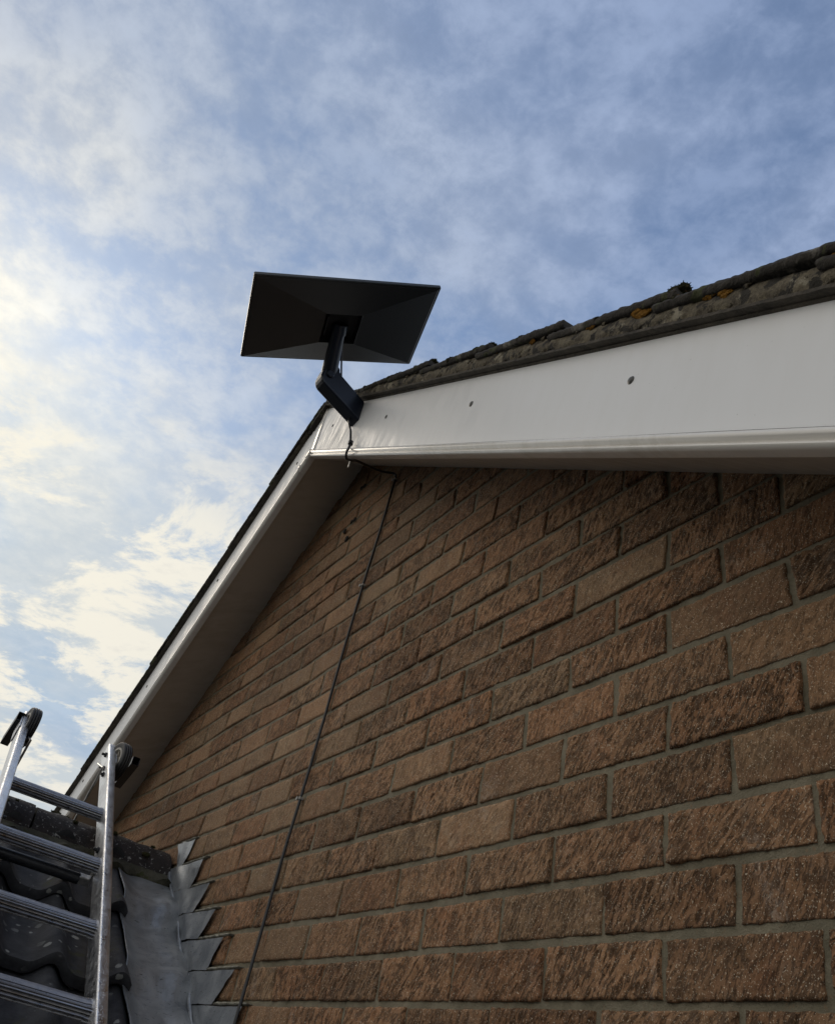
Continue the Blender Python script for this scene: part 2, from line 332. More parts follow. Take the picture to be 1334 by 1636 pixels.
# ------------------------------------------------------------------ the house
house = empty('brick_house', (XA, 3.0, -3.2), 'brown brick house gable end with white barge boards and mossy verge tiles', 'house')
WARP = [(-2.812,0.675,0.02,-0.0121),(-2.812,0.75,0.02,-0.0185),(-2.7,0.6,0.02,-0.0078),(-2.7,0.675,0.02,-0.0147),(-2.588,0.525,0.02,0.0001),(-2.588,0.6,0.02,-0.0079),(-2.588,0.675,0.02,-0.011),(-2.588,0.75,0.02,-0.0176),(-2.475,0.6,0.02,-0.0054),(-2.475,0.675,0.02,-0.0102),(-2.363,0.525,0.02,0.0006),(-2.363,0.6,0.02,-0.0049),(-2.363,0.675,0.02,-0.0084),(-2.363,0.75,0.02,-0.0146),(-2.25,0.6,0.02,-0.0038),(-2.25,0.675,0.02,-0.0087),(-2.138,0.525,0.0149,-0.0029),(-2.138,0.6,0.02,-0.0048),(-2.025,0.45,-0.0005,-0.0015),(-2.025,0.525,0.0054,-0.0047),(-2.025,0.6,0.0163,-0.0045),(-2.025,0.675,0.0187,-0.0133),(-1.912,0.375,-0.0063,0.0011),(-1.912,0.45,-0.0079,-0.0026),(-1.912,0.525,0.0011,-0.0038),(-1.912,0.6,0.0075,-0.0057),(-1.8,0.45,-0.0058,-0.0021),(-1.8,0.525,0.0017,-0.0055),(-1.688,0.375,-0.0029,0.0012),(-1.688,0.45,-0.0047,-0.0016),(-1.688,0.525,0.0036,-0.0024),(-1.688,0.6,0.0088,-0.0057),(-1.688,0.675,0.0149,-0.0056),(-1.688,0.75,0.0137,-0.0062),(-1.575,0.45,-0.0037,0.0032),(-1.575,0.525,0.0027,-0.0028),(-1.575,0.6,0.0107,-0.005),(-1.575,0.675,0.0139,-0.008),(-1.575,0.75,0.0174,-0.0057),(-1.575,0.825,0.0166,-0.02),(-1.463,0.525,0.0027,-0.0041),(-1.463,0.6,0.0091,-0.005),(-1.35,0.45,-0.004,0.0017),(-1.35,0.525,-0.001,-0.0068),(-1.35,0.6,0.0088,-0.0033),(-1.35,0.675,0.0082,-0.0143),(-1.125,0.45,0.0025,0.0005),(-1.125,0.525,0.0011,-0.0017),(-1.125,0.6,0.0024,0.0007),(-1.125,0.675,-0.0012,-0.0028),(-1.125,1.2,0.02,0.0022),(-1.125,1.275,0.02,-0.0134),(-1.012,0.45,-0.0015,-0.0026),(-1.012,0.525,-0.0039,-0.0016),(-1.012,0.6,-0.0032,-0.0019),(-1.012,0.825,0.0065,0.001),(-1.012,0.9,0.0015,-0.0024),(-1.012,0.975,0.0135,-0.0022),(-1.012,1.05,0.0158,-0.0059),(-0.9,-0,-0.0026,-0.0008),(-0.9,0.075,-0.0197,-0.0038),(-0.9,0.45,-0.0057,0.0014),(-0.9,0.525,-0.008,-0.003),(-0.9,0.6,-0.0045,-0.0011),(-0.9,0.675,-0.004,-0.0025),(-0.9,0.9,0.0058,-0.0002),(-0.9,0.975,0.0124,-0.0017),(-0.9,1.05,0.0197,-0.0027),(-0.9,1.125,0.02,-0.0065),(-0.788,0.075,-0.0087,-0.0018),(-0.788,0.15,-0.0114,-0.0003),(-0.788,0.225,-0.0075,-0.0014),(-0.788,0.3,-0.007,-0.0035),(-0.788,0.525,-0.006,-0.002),(-0.788,0.6,-0.0043,-0.0009),(-0.788,0.825,-0.0027,0.0018),(-0.788,0.9,0.0013,0.0002),(-0.788,0.975,0.0086,-0.0005),(-0.788,1.05,0.0152,-0.0005),(-0.675,-0,-0.0026,0.0001),(-0.675,0.075,-0.01,-0.0013),(-0.675,0.15,-0.0073,-0.0002),(-0.675,0.225,-0.0104,-0.0028),(-0.675,0.3,-0.0074,-0.0019),(-0.675,0.375,-0.0068,-0.0027),(-0.675,0.45,-0.0039,0.0001),(-0.675,0.525,-0.0052,-0.0016),(-0.675,0.6,-0.0043,0.0015),(-0.675,0.675,-0.0026,0),(-0.675,0.75,-0.0071,0.0029),(-0.675,0.825,-0.0097,0.003),(-0.675,0.9,-0.0014,0.0017),(-0.675,0.975,0.0064,-0.0045),(-0.675,1.05,0.0162,0.0028),(-0.562,0.075,-0.0071,-0.001),(-0.562,0.15,-0.0075,-0.0008),(-0.562,0.225,-0.008,-0.0021),(-0.562,0.3,-0.0052,-0.0018),(-0.562,0.375,-0.0006,-0.0006),(-0.562,0.45,-0.0015,-0.0005),(-0.562,0.525,-0.0047,0.0002),(-0.562,0.6,-0.0054,0.0028),(-0.562,0.675,-0.0024,0.0017),(-0.562,0.75,-0.0072,0.0031),(-0.562,0.825,-0.0126,0.005),(-0.562,0.9,-0.0072,0.0013),(-0.45,-0,-0.0034,0.0007),(-0.45,0.075,-0.0079,-0.0007),(-0.45,0.15,-0.005,0.0002),(-0.45,0.225,-0.0072,-0.002),(-0.45,0.3,-0.0047,-0.0004),(-0.45,0.45,-0.0014,-0),(-0.45,0.525,-0.005,-0.0005),(-0.45,0.6,-0.0033,0.0017),(-0.45,0.675,-0.0036,-0.0013),(-0.45,0.75,-0.0103,0.0039),(-0.45,0.825,-0.0148,0.0015),(-0.338,0.075,-0.0052,0.0006),(-0.338,0.15,-0.0047,-0.0001),(-0.338,0.225,-0.0062,-0.0011),(-0.338,0.3,-0.0036,-0.001),(-0.338,0.375,0.0052,0.0003),(-0.338,0.45,0.0002,-0.0004),(-0.338,0.525,-0.006,-0.0009),(-0.338,0.6,-0.0055,-0.0005),(-0.225,-0,0.0011,0.0005),(-0.225,0.075,-0.003,-0.0002),(-0.225,0.15,-0.0031,-0.0001),(-0.225,0.225,-0.0048,-0.0004),(-0.225,0.3,-0.0031,0.0018),(-0.225,0.375,0.0016,0.0006),(-0.225,0.45,-0.0008,-0.0001),(-0.225,0.525,-0.0065,-0.0019),(-0.112,0.075,-0.0006,-0.0007),(-0.112,0.15,-0.0014,-0.0012),(-0.112,0.225,-0.0017,-0.0018),(-0.112,0.375,0.0055,0.0011),(-0.112,0.45,0.0046,0.001),(0,-0,-0.001,0.0009),(0,0.075,-0.0004,-0.0008),(0,0.15,-0,-0.0015),(-0,0.225,-0.0002,-0.0017),(-0,0.3,0.002,0.0011),(-0,0.375,0.0067,0.001),(-0,0.45,0.0045,0.0021),(0.112,0.075,0.001,-0.001),(0.112,0.15,0.0031,-0.0022),(0.112,0.225,0.0035,-0.0012),(0.112,0.3,0.0059,0.0008),(0.112,0.375,0.0117,0.0014),(0.112,0.45,0.0083,0.0005),(0.112,0.525,-0.001,0.0033),(0.112,0.6,0.0007,0.0054),(0.112,0.675,0.0035,0.0023),(0.225,0,-0.0033,0.0023),(0.225,0.075,0.0024,-0.0012),(0.225,0.15,0.0053,-0.0037),(0.225,0.225,0.0087,-0.002),(0.225,0.3,0.0073,0.0014),(0.225,0.375,0.01,0.0009),(0.225,0.45,0.0042,0.0008),(0.225,0.525,-0.0018,0.0021),(0.225,0.6,0.0009,0.0063)]

_W = np.array(WARP)
def warp(x, z):
    r = ((x - _W[:, 0]) / 0.16) ** 2 + ((z - _W[:, 1]) / 0.07) ** 2; g_ = np.exp(-r); s = g_.sum()
    k = s / (s + 0.25); g_ = g_ / (s + 1e-9)
    return float((g_ * _W[:, 2]).sum() * k), float((g_ * _W[:, 3]).sum() * k)

def brick_wall():
    V = []; F = []; T = []; off = 0
    for j in range(-22, 23):
        z0 = j * 0.075; shift = 0 if j % 2 == 0 else 0.5
        for i in range(-18, 9):
            x0 = (i + shift) * 0.225; xc, zc = x0 + 0.1125, z0 + 0.0375
            if xc < -4.3 or xc > 1.75 or z0 < -1.6: continue
            if z0 > ZW - SLOPE * abs(xc - XA) + 0.10: continue
            dist = math.hypot(xc - CAM.x, CAM.y, zc - CAM.z)
            if z0 < -0.35 or xc > 0.8 : nx, nz = 10, 4
            elif dist < 1.75: nx, nz = 84, 26
            elif dist < 2.4: nx, nz = 52, 17
            else: nx, nz = 26, 9
            cs = []
            for (a, b) in ((x0, z0), (x0 + 0.225, z0), (x0 + 0.225, z0 + 0.075), (x0, z0 + 0.075)):
                wx, wz = warp(a, b); cs.append((a + wx, b + wz))
            mx, mz = 0.0054 + rng.normal(0, 0.0007), 0.0054 + rng.normal(0, 0.0006)
            jit = rng.normal(0, 0.0012, (4, 2)); sgn = ((1, 1), (-1, 1), (-1, -1), (1, -1))
            c = np.array([(cs[k][0] + sgn[k][0] * mx + jit[k][0], cs[k][1] + sgn[k][1] * mz + jit[k][1] * 0.6) for k in range(4)])
            smooth_b = rng.random(); depth = rng.normal(0, 0.0011); tx, tz = rng.normal(0, 0.0012, 2)
            drag = 0.40 if smooth_b < (0.10 if xc > -0.9 else 0.35) else (0.8 if smooth_b < 0.4 else 1.0)
            if xc < -1.3 and rng.random() < 0.45: drag *= 0.6
            th = R(33 + rng.normal(0, 9)); amp_ = rng.uniform(0.6, 1.25)
            tone, hue = rng.random(), (rng.random() * 0.45 if smooth_b > (0.16 if xc > -0.9 else 0.45) else 0.40 + rng.random() * 0.5)
            us = np.concatenate([[0], np.linspace(0, 1, nx + 1), [1]]); vs = np.concatenate([[0], np.linspace(0, 1, nz + 1), [1]])
            U, W_ = np.meshgrid(us, vs)
            X = (c[0][0] * (1 - U) + c[1][0] * U) * (1 - W_) + (c[3][0] * (1 - U) + c[2][0] * U) * W_
            Z = (c[0][1] * (1 - U) + c[1][1] * U) * (1 - W_) + (c[3][1] * (1 - U) + c[2][1] * U) * W_
            ex = np.minimum(U, 1 - U) * 0.215; ez = np.minimum(W_, 1 - W_) * 0.065; e = np.minimum(ex, ez)
            # drag strokes lean to the right, as the wires left them
            p = X * math.cos(R(-33)) - Z * math.sin(R(33)); q = X * math.sin(R(33)) + Z * math.cos(R(33))
            p = X * math.cos(th) - Z * math.sin(th); q = X * math.sin(th) + Z * math.cos(th)
            o1, o2 = rng.random(2) * 200
            st = vnoise(p * 300 + o1, q * 75 + o2) + 0.35 * vnoise(p * 150 + o2, q * 40 + o1)
            gr = vnoise(X * 190 + 9, Z * 190 + 4); lg = vnoise(X * 26 + o1, Z * 34)
            hgt = amp_ * drag * np.clip(st + 0.05, -0.4, 0.16) * 0.0042 + gr * 0.0016 + lg * 0.0020
            round_ = np.exp(-(e / 0.0012)) * 0.0016 + np.exp(-(e / 0.004)) * 0.0003
            ragged = (vnoise(X * 90 + o2, Z * 90) * 0.0026 + vnoise(X * 240 + o2, Z * 240) * 0.0014) * np.exp(-(e / 0.004))
            Y = np.minimum(0.0014, -0.0012 + depth + tx * (U - 0.5) * 2 + tz * (W_ - 0.5) * 2 - hgt + round_)
            X = X + ragged; Z = Z + ragged * 0.7
            edge = np.zeros_like(Y, bool); edge[0, :] = edge[-1, :] = True; edge[:, 0] = edge[:, -1] = True
            Y = np.where(edge, 0.018, Y)
            w_, h_ = len(us), len(vs)
            V.append(np.stack([X.ravel(), Y.ravel(), Z.ravel()], 1))
            ii, jj = np.meshgrid(np.arange(w_ - 1), np.arange(h_ - 1)); b0 = (jj * w_ + ii).ravel() + off
            F.append(np.stack([b0, b0 + 1, b0 + 1 + w_, b0 + w_], 1)); T.append((len(b0), tone, hue, drag * min(1.0, 0.55 + 0.45 * amp_), -th)); off += w_ * h_
    V = np.concatenate(V); F = np.concatenate(F)
    me = bpy.data.meshes.new('brick_wall'); me.vertices.add(len(V)); me.vertices.foreach_set('co', V.ravel())
    me.loops.add(len(F) * 4); me.loops.foreach_set('vertex_index', F.ravel().astype(np.int32)); me.polygons.add(len(F))
    me.polygons.foreach_set('loop_start', np.arange(len(F), dtype=np.int32) * 4); me.update(calc_edges=True); me.validate()
    me.polygons.foreach_set('use_smooth', np.ones(len(F), bool))
    at = me.attributes.new('tone', 'FLOAT_COLOR', 'FACE'); colr = np.concatenate([np.tile([a, b, c, 1.0], (n, 1)) for n, a, b, c, d in T]); at.data.foreach_set('color', colr.ravel())
    a2 = me.attributes.new('stroke', 'FLOAT', 'FACE'); a2.data.foreach_set('value', np.concatenate([np.full(t_[0], t_[4]) for t_ in T]))
    o = bpy.data.objects.new('brick_wall', me); COL.objects.link(o); me.materials.append(MAT['brick']); adopt(o, house); return o
wall = brick_wall()

def mortar_bed():
    x0, x1, z0, z1 = -4.35, 1.8, -1.65, 1.80
    m = MB(); xs = [x0]
    while xs[-1] < x1: xs.append(xs[-1] + (0.006 if -1.4 < xs[-1] < 0.5 else 0.03))
    zs = [z0]
    while zs[-1] < z1: zs.append(zs[-1] + (0.006 if -0.2 < zs[-1] < 1.5 else 0.03))
    X, Z = np.meshgrid(xs, zs); Z = np.minimum(Z, ZW + 0.05 - SLOPE * np.abs(X - XA))
    Y = 0.0030 - vnoise(X * 45, Z * 45) * 0.0022 - vnoise(X * 160, Z * 160) * 0.0014
    w_, h_ = len(xs), len(zs); V = np.stack([X.ravel(), Y.ravel(), Z.ravel()], 1)
    ii, jj = np.meshgrid(np.arange(w_ - 1), np.arange(h_ - 1)); b0 = (jj * w_ + ii).ravel(); F = np.stack([b0, b0 + 1, b0 + 1 + w_, b0 + w_], 1)
    me = bpy.data.meshes.new('mortar'); me.from_pydata(V.tolist(), [], F.tolist()); me.polygons.foreach_set('use_smooth', [True] * len(me.polygons))
    o = bpy.data.objects.new('mortar', me); COL.objects.link(o); me.materials.append(MAT['mortar']); o.parent = wall; return o
mortar_bed()
# body of the house behind the brick face
b = MB(); zb = -3.2
prof = [(-4.7, zb), (1.9, zb), (1.9, ZW - SLOPE * (1.9 - XA)), (XA, ZW), (-4.7, ZW - SLOPE * (-4.7 - XA) * -1)]
b.prism([(x, 0.03, z) for x, z in prof], [(x, 6.0, z) for x, z in prof]); b.build('wall_body', MAT['mortar'], house)
# small dark drill holes near the top of the gable
for (x, z, r_) in ((-1.461, 1.569, 0.008), (-1.486, 1.572, 0.008), (-1.460, 1.420, 0.009), (-1.483, 1.421, 0.008), (-1.523, 1.399, 0.010), (-1.483, 1.349, 0.012)):
    h = MB(); h.rings([[(x + rr * math.cos(a) * (1 + 0.25 * math.sin(3 * a + x * 50)), yy, z + rr * math.sin(a)) for a in [k * math.pi / 6 for k in range(12)]] for rr, yy in ((r_ * 0.95, -0.0040), (r_ * 0.9, -0.0080), (r_ * 0.7, -0.0088))])
    h.build('drill_hole', MAT['hole'], wall)

# ------------------------------------------------------------------ boards
def rake_strip(side, prof, z0, t1, t0=0.0, n=1, wob=0.0):
    """profile [(y, v)] swept down one slope, mitred at the apex"""
    rs = []
    for k in range(n + 1):
        t = t0 + (t1 - t0) * k / n
        rs.append([rake(side, t, y, v + (wob * mnoise.noise(Vector((t * 1.7, v * 3, side)))), z0) + Vector((0, wob * 0.8 * mnoise.noise(Vector((t * 2.1, 9, v * 2 + side)))  , 0)) for y, v in prof])
    return MB().rings(rs)
VT = ZT - ZS
TRIM = [(-0.2034, -0.0015), (-0.2065, 0.0005), (-0.2115, -0.0020), (-0.2140, -0.0070), (-0.2130, -0.0125), (-0.2075, -0.0160), (-0.2062, -0.0185), (-0.2095, -0.0205), (-0.2112, -0.0245), (-0.2090, -0.0285), (-0.2030, -0.0300), (-0.1860, -0.0300), (-0.1860, -0.0015)]
for side, tl in ((1, 3.4), (-1, 3.0)):
    bd = rake_strip(side, [(YB, 0), (YB, VT), (YB + 0.018, VT), (YB + 0.018, 0)], ZS, tl, n=40, wob=0.0012).build('barge_board', MAT['board'], house, smooth=True)
    rake_strip(side, TRIM, ZS, tl, n=1).build('edge_trim', MAT['trim'], bd, smooth=True, angle=50)
    rake_strip(side, [(-0.2048, 0.0002), (-0.2048, 0.0032), (-0.2010, 0.0032), (-0.2010, 0.0002)], ZS, tl, 0.02, 200, 0.0016).build('seam_line', MAT['cap'], bd)  # dark strip marking the seam between board and trim
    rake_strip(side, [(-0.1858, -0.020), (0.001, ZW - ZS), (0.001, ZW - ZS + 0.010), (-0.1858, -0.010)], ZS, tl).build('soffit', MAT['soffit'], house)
    for t, z in {1: ((0.135, 1.702), (0.634, 1.415), (1.146, 1.117), (1.674, 0.808)), -1: ((0.156, 1.696), (0.700, 1.398), (1.220, 1.086), (1.753, 0.786))}[side]:
        x = XA + side * t; rr = 0.0060 if (side == -1 or t < 1) else 0.0068
        MB().disc_stack((x, YB + 0.002, z), (0, -1, 0), [(rr * 1.15, 0), (rr * 1.15, 0.0022), (rr * 0.8, 0.0042), (rr * 0.25, 0.0050)], 14).build('screw_cap', MAT['cap'], bd, smooth=True)
# joint cover where the two boards meet, and the two trim connectors
s = MB(); s.prism([(XA - 0.013, YB - 0.0050, ZS - 0.001), (XA + 0.009, YB - 0.0050, ZS - 0.001), (XA + 0.009, YB - 0.0050, ZT - 0.006), (XA - 0.013, YB - 0.0050, ZT - 0.006)],
                  [(XA - 0.013, YB + 0.004, ZS - 0.001), (XA + 0.009, YB + 0.004, ZS - 0.001), (XA + 0.009, YB + 0.004, ZT - 0.006), (XA - 0.013, YB + 0.004, ZT - 0.006)])
s.build('joint_cover', MAT['trim'], house, bevel=0.0015)
for t0, t1 in ((0.0, 0.022), (0.062, 0.069)):
    rake_strip(-1, [(y - 0.0025, v + (0.002 if v > -0.01 else -0.002)) if y < -0.19 else (y, v) for y, v in TRIM], ZS, t1, t0).build('trim_connector', MAT['trim'], house, smooth=True, angle=50)
rake_strip(1, [(YB - 0.0040, VT - 0.004), (YB - 0.0040, VT - 0.0005), (YB - 0.0002, VT - 0.0005), (YB - 0.0002, VT - 0.006)], ZS, 3.4, 0.02, 60, 0.0022).build('sealant_bead', MAT['under'], house)

# ------------------------------------------------------------------ verge of the main roof
def rough_sweep(side, prof, t0, t1, n, z0, amp, freq, tilt=0.0, oct=4):
    """closed profile swept down the slope with every vertex pushed about by noise"""
    rs = []
    cy = sum(p[0] for p in prof) / len(prof); cv = sum(p[1] for p in prof) / len(prof)
    for k in range(n + 1):
        t = t0 + (t1 - t0) * k / n; ring = []
        for y, v in prof:
            p = rake(side, t, y, v + tilt * (k / n), z0); a = amp if y < -0.12 else amp * 0.3
            d = fbm(p, freq, oct) * a; dirv = Vector((0, (y - cy), (v - cv) * 3)).normalized()
            ring.append(p + dirv * d + Vector((mnoise.noise(p * 40) * a * 0.4, 0, 0)))
        rs.append(ring)
    return MB().rings(rs)
def dens(prof, step):
    o = []
    for i in range(len(prof)):
        a, b = Vector(prof[i]), Vector(prof[(i + 1) % len(prof)]); n = max(1, int((b - a).length / step)) if min(a.x, b.x) < -0.15 else 1
        o += [tuple(a.lerp(b, k / n)) for k in range(n)]
    return o
def clump(c, r, n, name, mat, parent, flat=(1, 1, 1), blade=0.006):
    """a moss or lichen cushion: a lumpy dome bristling with tiny leaves"""
    m = MB(); c = Vector(c); ico = bmesh.new(); bmesh.ops.create_icosphere(ico, subdivisions=3, radius=1.0)
    vs = []
    for v in ico.verts:
        d = v.co.copy(); k = 1 + 0.35 * fbm(d * 1.7 + c * 9, 1.0, 3); vs.append(c + Vector((d.x * flat[0], d.y * flat[1], d.z * flat[2])) * r * k)
    m.add(vs, [tuple(v.index for v in f.verts) for f in ico.faces]); ico.free()
    for _ in range(n):
        i = random.randrange(len(vs)); p = Vector(vs[i]); d = (p - c).normalized() + Vector([random.uniform(-.5, .5) for _ in range(3)]) * 0.8
        q = d.orthogonal().normalized() * blade * 0.35; q.rotate(Matrix.Rotation(random.uniform(0, 6.28), 3, d)); L = blade * random.uniform(0.5, 1.3)
        m.add([p - q, p + q, p + d.normalized() * L, p + d.cross(q).normalized() * blade * 0.3], [(0, 1, 2), (1, 3, 2), (3, 0, 2)])
    return m.build(name, mat, parent)

for side in (1, -1):
    if side == 1: yo, hs, L = -0.219, 1.0, 0.386
    else: yo, hs, L = -0.2185, 0.45, 0.386
    tend = 3.35 if side == 1 else 2.95
    # undercloak sheet resting on the board
    rough_sweep(side, dens([(yo - 0.002, 0.001), (yo - 0.002, 0.0075 * hs), (0.30, 0.0075 * hs), (0.30, 0.001)], 0.004), 0.0, tend, 420, ZT, 0.0016, 60).build('undercloak', MAT['under'], house, smooth=True, angle=60)
    # mortar bedding
    if side == 1:
        rough_sweep(side, dens([(yo + 0.003, 0.0070), (yo - 0.002, 0.022), (yo - 0.001, 0.036), (yo + 0.004, 0.052), (0.1, 0.050), (0.1, 0.0070)], 0.005), 0.0, tend, 520, ZT, 0.0026, 80, oct=5).build('verge_mortar', MAT['verge'], house, smooth=True, angle=80)
    # tiles, laid from the eaves up so that each nose laps the one below
    joints = [0.05, 0.455, 0.91, 1.23, 1.505, 1.79, 2.08, 2.37, 2.66, 2.95, 3.24] if side == 1 else [0.065, 0.36, 0.65, 0.94, 1.23, 1.52, 1.81, 2.10, 2.39, 2.68]
    joints = ([0.409, 0.67, 0.896, 1.213, 1.501, 1.795, 2.08, 2.37, 2.66, 2.95, 3.24] if side == 1 else joints)
    prev = 0.0
    for k, jt in enumerate(joints):
        a = max(0.0, prev - 0.05); tl = 0.029 if side == 1 else 0.012
        lo, hi = (0.036, 0.0555) if side == 1 else (0.004, 0.017)
        if side == 1 and k < 2: lo, hi = ((0.002, 0.012), (0.022, 0.040))[k]
        dy = rng.normal(0, 0.002)
        pr = dens([(yo - 0.004 + dy, lo), (yo - 0.008 + dy, (lo + hi) / 2), (yo - 0.004 + dy, hi), (-0.12, hi + 0.006), (0.30, hi), (0.30, lo), (-0.12, lo)], 0.005)
        tile = rough_sweep(side, pr, a, jt, 70, ZT, 0.0022 if side == 1 else 0.0012, 70, tilt=tl, oct=5).build('verge_tile', MAT['vtile'], house, smooth=True, angle=80)
        if side == 1:
            p = rake(1, jt - 0.012, yo + 0.010, hi + tl + 0.001, ZT); rr = (0.012, 0.011, 0.012, 0.010, 0.010, 0.016, 0.010, 0.010, 0.010, 0.01, 0.01)[k]
            if k in (0, 1, 2, 3, 5, 7): clump(p - Vector((0, 0, 0.004)), rr, 2600, 'moss_cushion', MAT['moss'], tile, (1.5, 1.0, 0.65), 0.0021)
            for q in range(7 if k < 6 else 3):
                tt = random.uniform(a + 0.03, jt - 0.02); f = (tt - a) / (jt - a)
                clump(rake(1, tt, yo + random.uniform(-0.006, 0.006), hi + tl * f - random.uniform(0.0, 0.012), ZT), random.uniform(0.003, 0.008), 260, 'moss_cushion', MAT['moss'], tile, (1.5, 0.8, 0.7), 0.0017)
        elif k in (0, 2):
            clump(rake(-1, jt - 0.005, yo + 0.004, hi + tl, ZT), 0.009, 200, 'moss_cushion', MAT['moss'], tile, (1.3, 0.9, 0.7), 0.002)
        prev = jt
    # rest of the roof covering behind the verge
    MB().rings([[rake(side, t, y, v, ZT) for y, v in ((0.29, 0.02), (0.29, 0.05), (6.0, 0.05), (6.0, 0.02))] for t in (0.0, tend)]).build('roof_slope', MAT['roofback'], house)
# ridge of the main roof seen end on
m = MB(); rs = []
for r_ in (0.115, 0.098): rs.append([(XA + r_ * math.cos(a), 0, ZT - 0.072 + r_ * math.sin(a)) for a in [math.pi * k / 16 for k in range(17)]])
ring = rs[0] + rs[1][::-1]
def ringy(y, j): return [(x + mnoise.noise(Vector((x * 30, y * 20, z * 30))) * j, y, z + mnoise.noise(Vector((x * 33, y * 20 + 5, z * 31))) * j) for x, _, z in ring]
m.rings([ringy(-0.215 + 0.5 * k / 20, 0.004) for k in range(21)]).build('main_ridge_tile', MAT['vtile'], house, smooth=True, angle=70)
rough_sweep(-1, dens([(-0.222, -0.018), (-0.224, 0.004), (-0.222, 0.020), (0.1, 0.020), (0.1, -0.018)], 0.006), -0.03, 0.085, 30, ZT, 0.003, 60).build('verge_mortar', MAT['vtile'], house, smooth=True, angle=80)
# orange lichen and pale crusts on the verge mortar
vm = [o for o in house.children if o.name.startswith('verge_mortar')][0]
for (x, z, rr) in ((0.325, 0.845, 0.016), (0.308, 0.850, 0.010), (0.165, 0.935, 0.014), (0.149, 0.936, 0.010), (0.508, 0.735, 0.018), (0.03, 1.03, 0.008), (-0.02, 1.04, 0.008), (-0.16, 1.125, 0.007), (-0.30, 1.20, 0.006)):
    t = x - XA
    for q in range(5):
        tt = t + random.uniform(-1, 1) * rr; vv = min(0.050, max(0.012, z - (ZT - SLOPE * t))) + random.uniform(-0.6, 0.6) * rr
        clump(rake(1, tt, -0.2205, vv, ZT), rr * random.uniform(0.45, 0.7), 420, 'lichen_patch', MAT['lichen'], vm, (1.3, 0.28, 0.7), 0.0016)
for q in range(60):
    clump(rake(1, random.uniform(0.5, 2.3), -0.219, random.uniform(0.010, 0.056), ZT), random.uniform(0.0025, 0.0055), 30, 'lichen_crust', MAT['verge'], vm, (1.4, 0.5, 0.9), 0.002)

# ------------------------------------------------------------------ the lower roof against the gable
MS = 0.62; XR, ZR = -2.25, 0.393            # roof plane: z = ZR - MS (x - XR)
low = empty('lower_roof', (-1.6, -1.0, -0.6), 'dark tiled lower roof with ridge tiles and lead flashing abutting the brick gable', 'roof')
un = Vector((MS, 0, 1)).normalized(); us_ = Vector((1, 0, -MS)).normalized()
def wave(y):
    p = 0.165; ph = ((y + 0.365) / p) % 1.0
    return 0.017 * math.cos(2 * math.pi * ph) + 0.005 * math.cos(4 * math.pi * ph)
def roofpt(s, y, h): return Vector((XR, y, ZR)) + us_ * s + un * h
def tiles(back):
    m = MB(); rowlen = 0.335
    for c in range(-1 if not back else 0, 9 if not back else 4):
        s0, s1 = max(0.06, 0.035 + c * rowlen + 0.045), 0.035 + (c + 1) * rowlen + 0.080; ys = np.linspace(-2.3, -0.170 if not back else -0.002, 310 if not back else 80); ns = 9; g_ = []
        for k in range(ns + 3):
            f = min(k, ns) / ns; row = []
            for y in ys:
                s = s0 + (s1 - s0) * f; h = wave(y) * 1.15 - 0.024 + 0.042 * f; nz = 0.004 * fbm((s, y, c), 9, 3)
                if k == ns + 1: h -= 0.010; s += 0.002
                if k == ns + 2: h -= 0.030; s -= 0.003
                s += 0.004 * mnoise.noise(Vector((y * 14, c, 0))) * (1 if f > 0.9 else 0)
                p = roofpt(s, y, h + nz)
                if back: p = Vector((2 * XR - p.x, p.y, p.z))
                row.append(p)
            g_.append(row)
        n = len(ys); m.add([p for r in g_ for p in r], [(k * n + i, k * n + i + 1, (k + 1) * n + i + 1, (k + 1) * n + i) for k in range(len(g_) - 1) for i in range(n - 1)])
    o = m.build('roof_tiles', MAT['tile'], low, smooth=True, angle=50); return o
tiles(False); tiles(True)
# timber deck below so that no light leaks through
MB().prism([roofpt(0.0, -2.3, -0.06), roofpt(3.4, -2.3, -0.06), roofpt(3.4, -2.3, -0.10), Vector((XR, -2.3, ZR - 0.20)), Vector((XR - 1.1, -2.3, ZR - 0.20 - 1.1 * MS)), Vector((XR - 1.1, -2.3, ZR - 0.12 - 1.0 * MS))],
           [roofpt(0.0, 0.02, -0.06), roofpt(3.4, 0.02, -0.06), roofpt(3.4, 0.02, -0.10), Vector((XR, 0.02, ZR - 0.20)), Vector((XR - 1.1, 0.02, ZR - 0.20 - 1.1 * MS)), Vector((XR - 1.1, 0.02, ZR - 0.12 - 1.0 * MS))]).build('roof_deck', MAT['roofback'], low)
# ridge tiles
def ridge(y0, y1, wob):
    rs = []; n = 26; A = 15
    for k in range(n + 1):
        y = y0 + (y1 - y0) * k / n; ring = []
        for r_ in (0.118 + wob, 0.100 + wob):
            ar = [math.pi * (-0.04 + 1.08 * q / A) for q in range(A + 1)]
            if r_ < 0.11 + wob: ar = ar[::-1]
            for a in ar:
                p = Vector((XR + r_ * math.cos(a), y, ZR - 0.092 + r_ * math.sin(a))); d = fbm(p, 22, 4) * 0.0035
                ring.append(p + Vector((math.cos(a) * d, 0, math.sin(a) * d)))
        rs.append(ring)
    return MB().rings(rs).build('ridge_tile', MAT['ridge'], low, smooth=True, angle=60)
rts = [ridge(-0.47, -0.013, 0.0), ridge(-0.93, -0.478, 0.003), ridge(-1.39, -0.938, 0.001), ridge(-1.85, -1.398, 0.002)]
for q in range(26):
    y = random.uniform(-0.95, -0.05); a = R(random.uniform(35, 140)); r_ = 0.121
    clump((XR + r_ * math.cos(a), y, ZR - 0.092 + r_ * math.sin(a)), random.uniform(0.003, 0.009), 60, 'moss_cushion', MAT['moss'], rts[0] if y > -0.47 else rts[1], (1, 1.4, 0.8), 0.004)
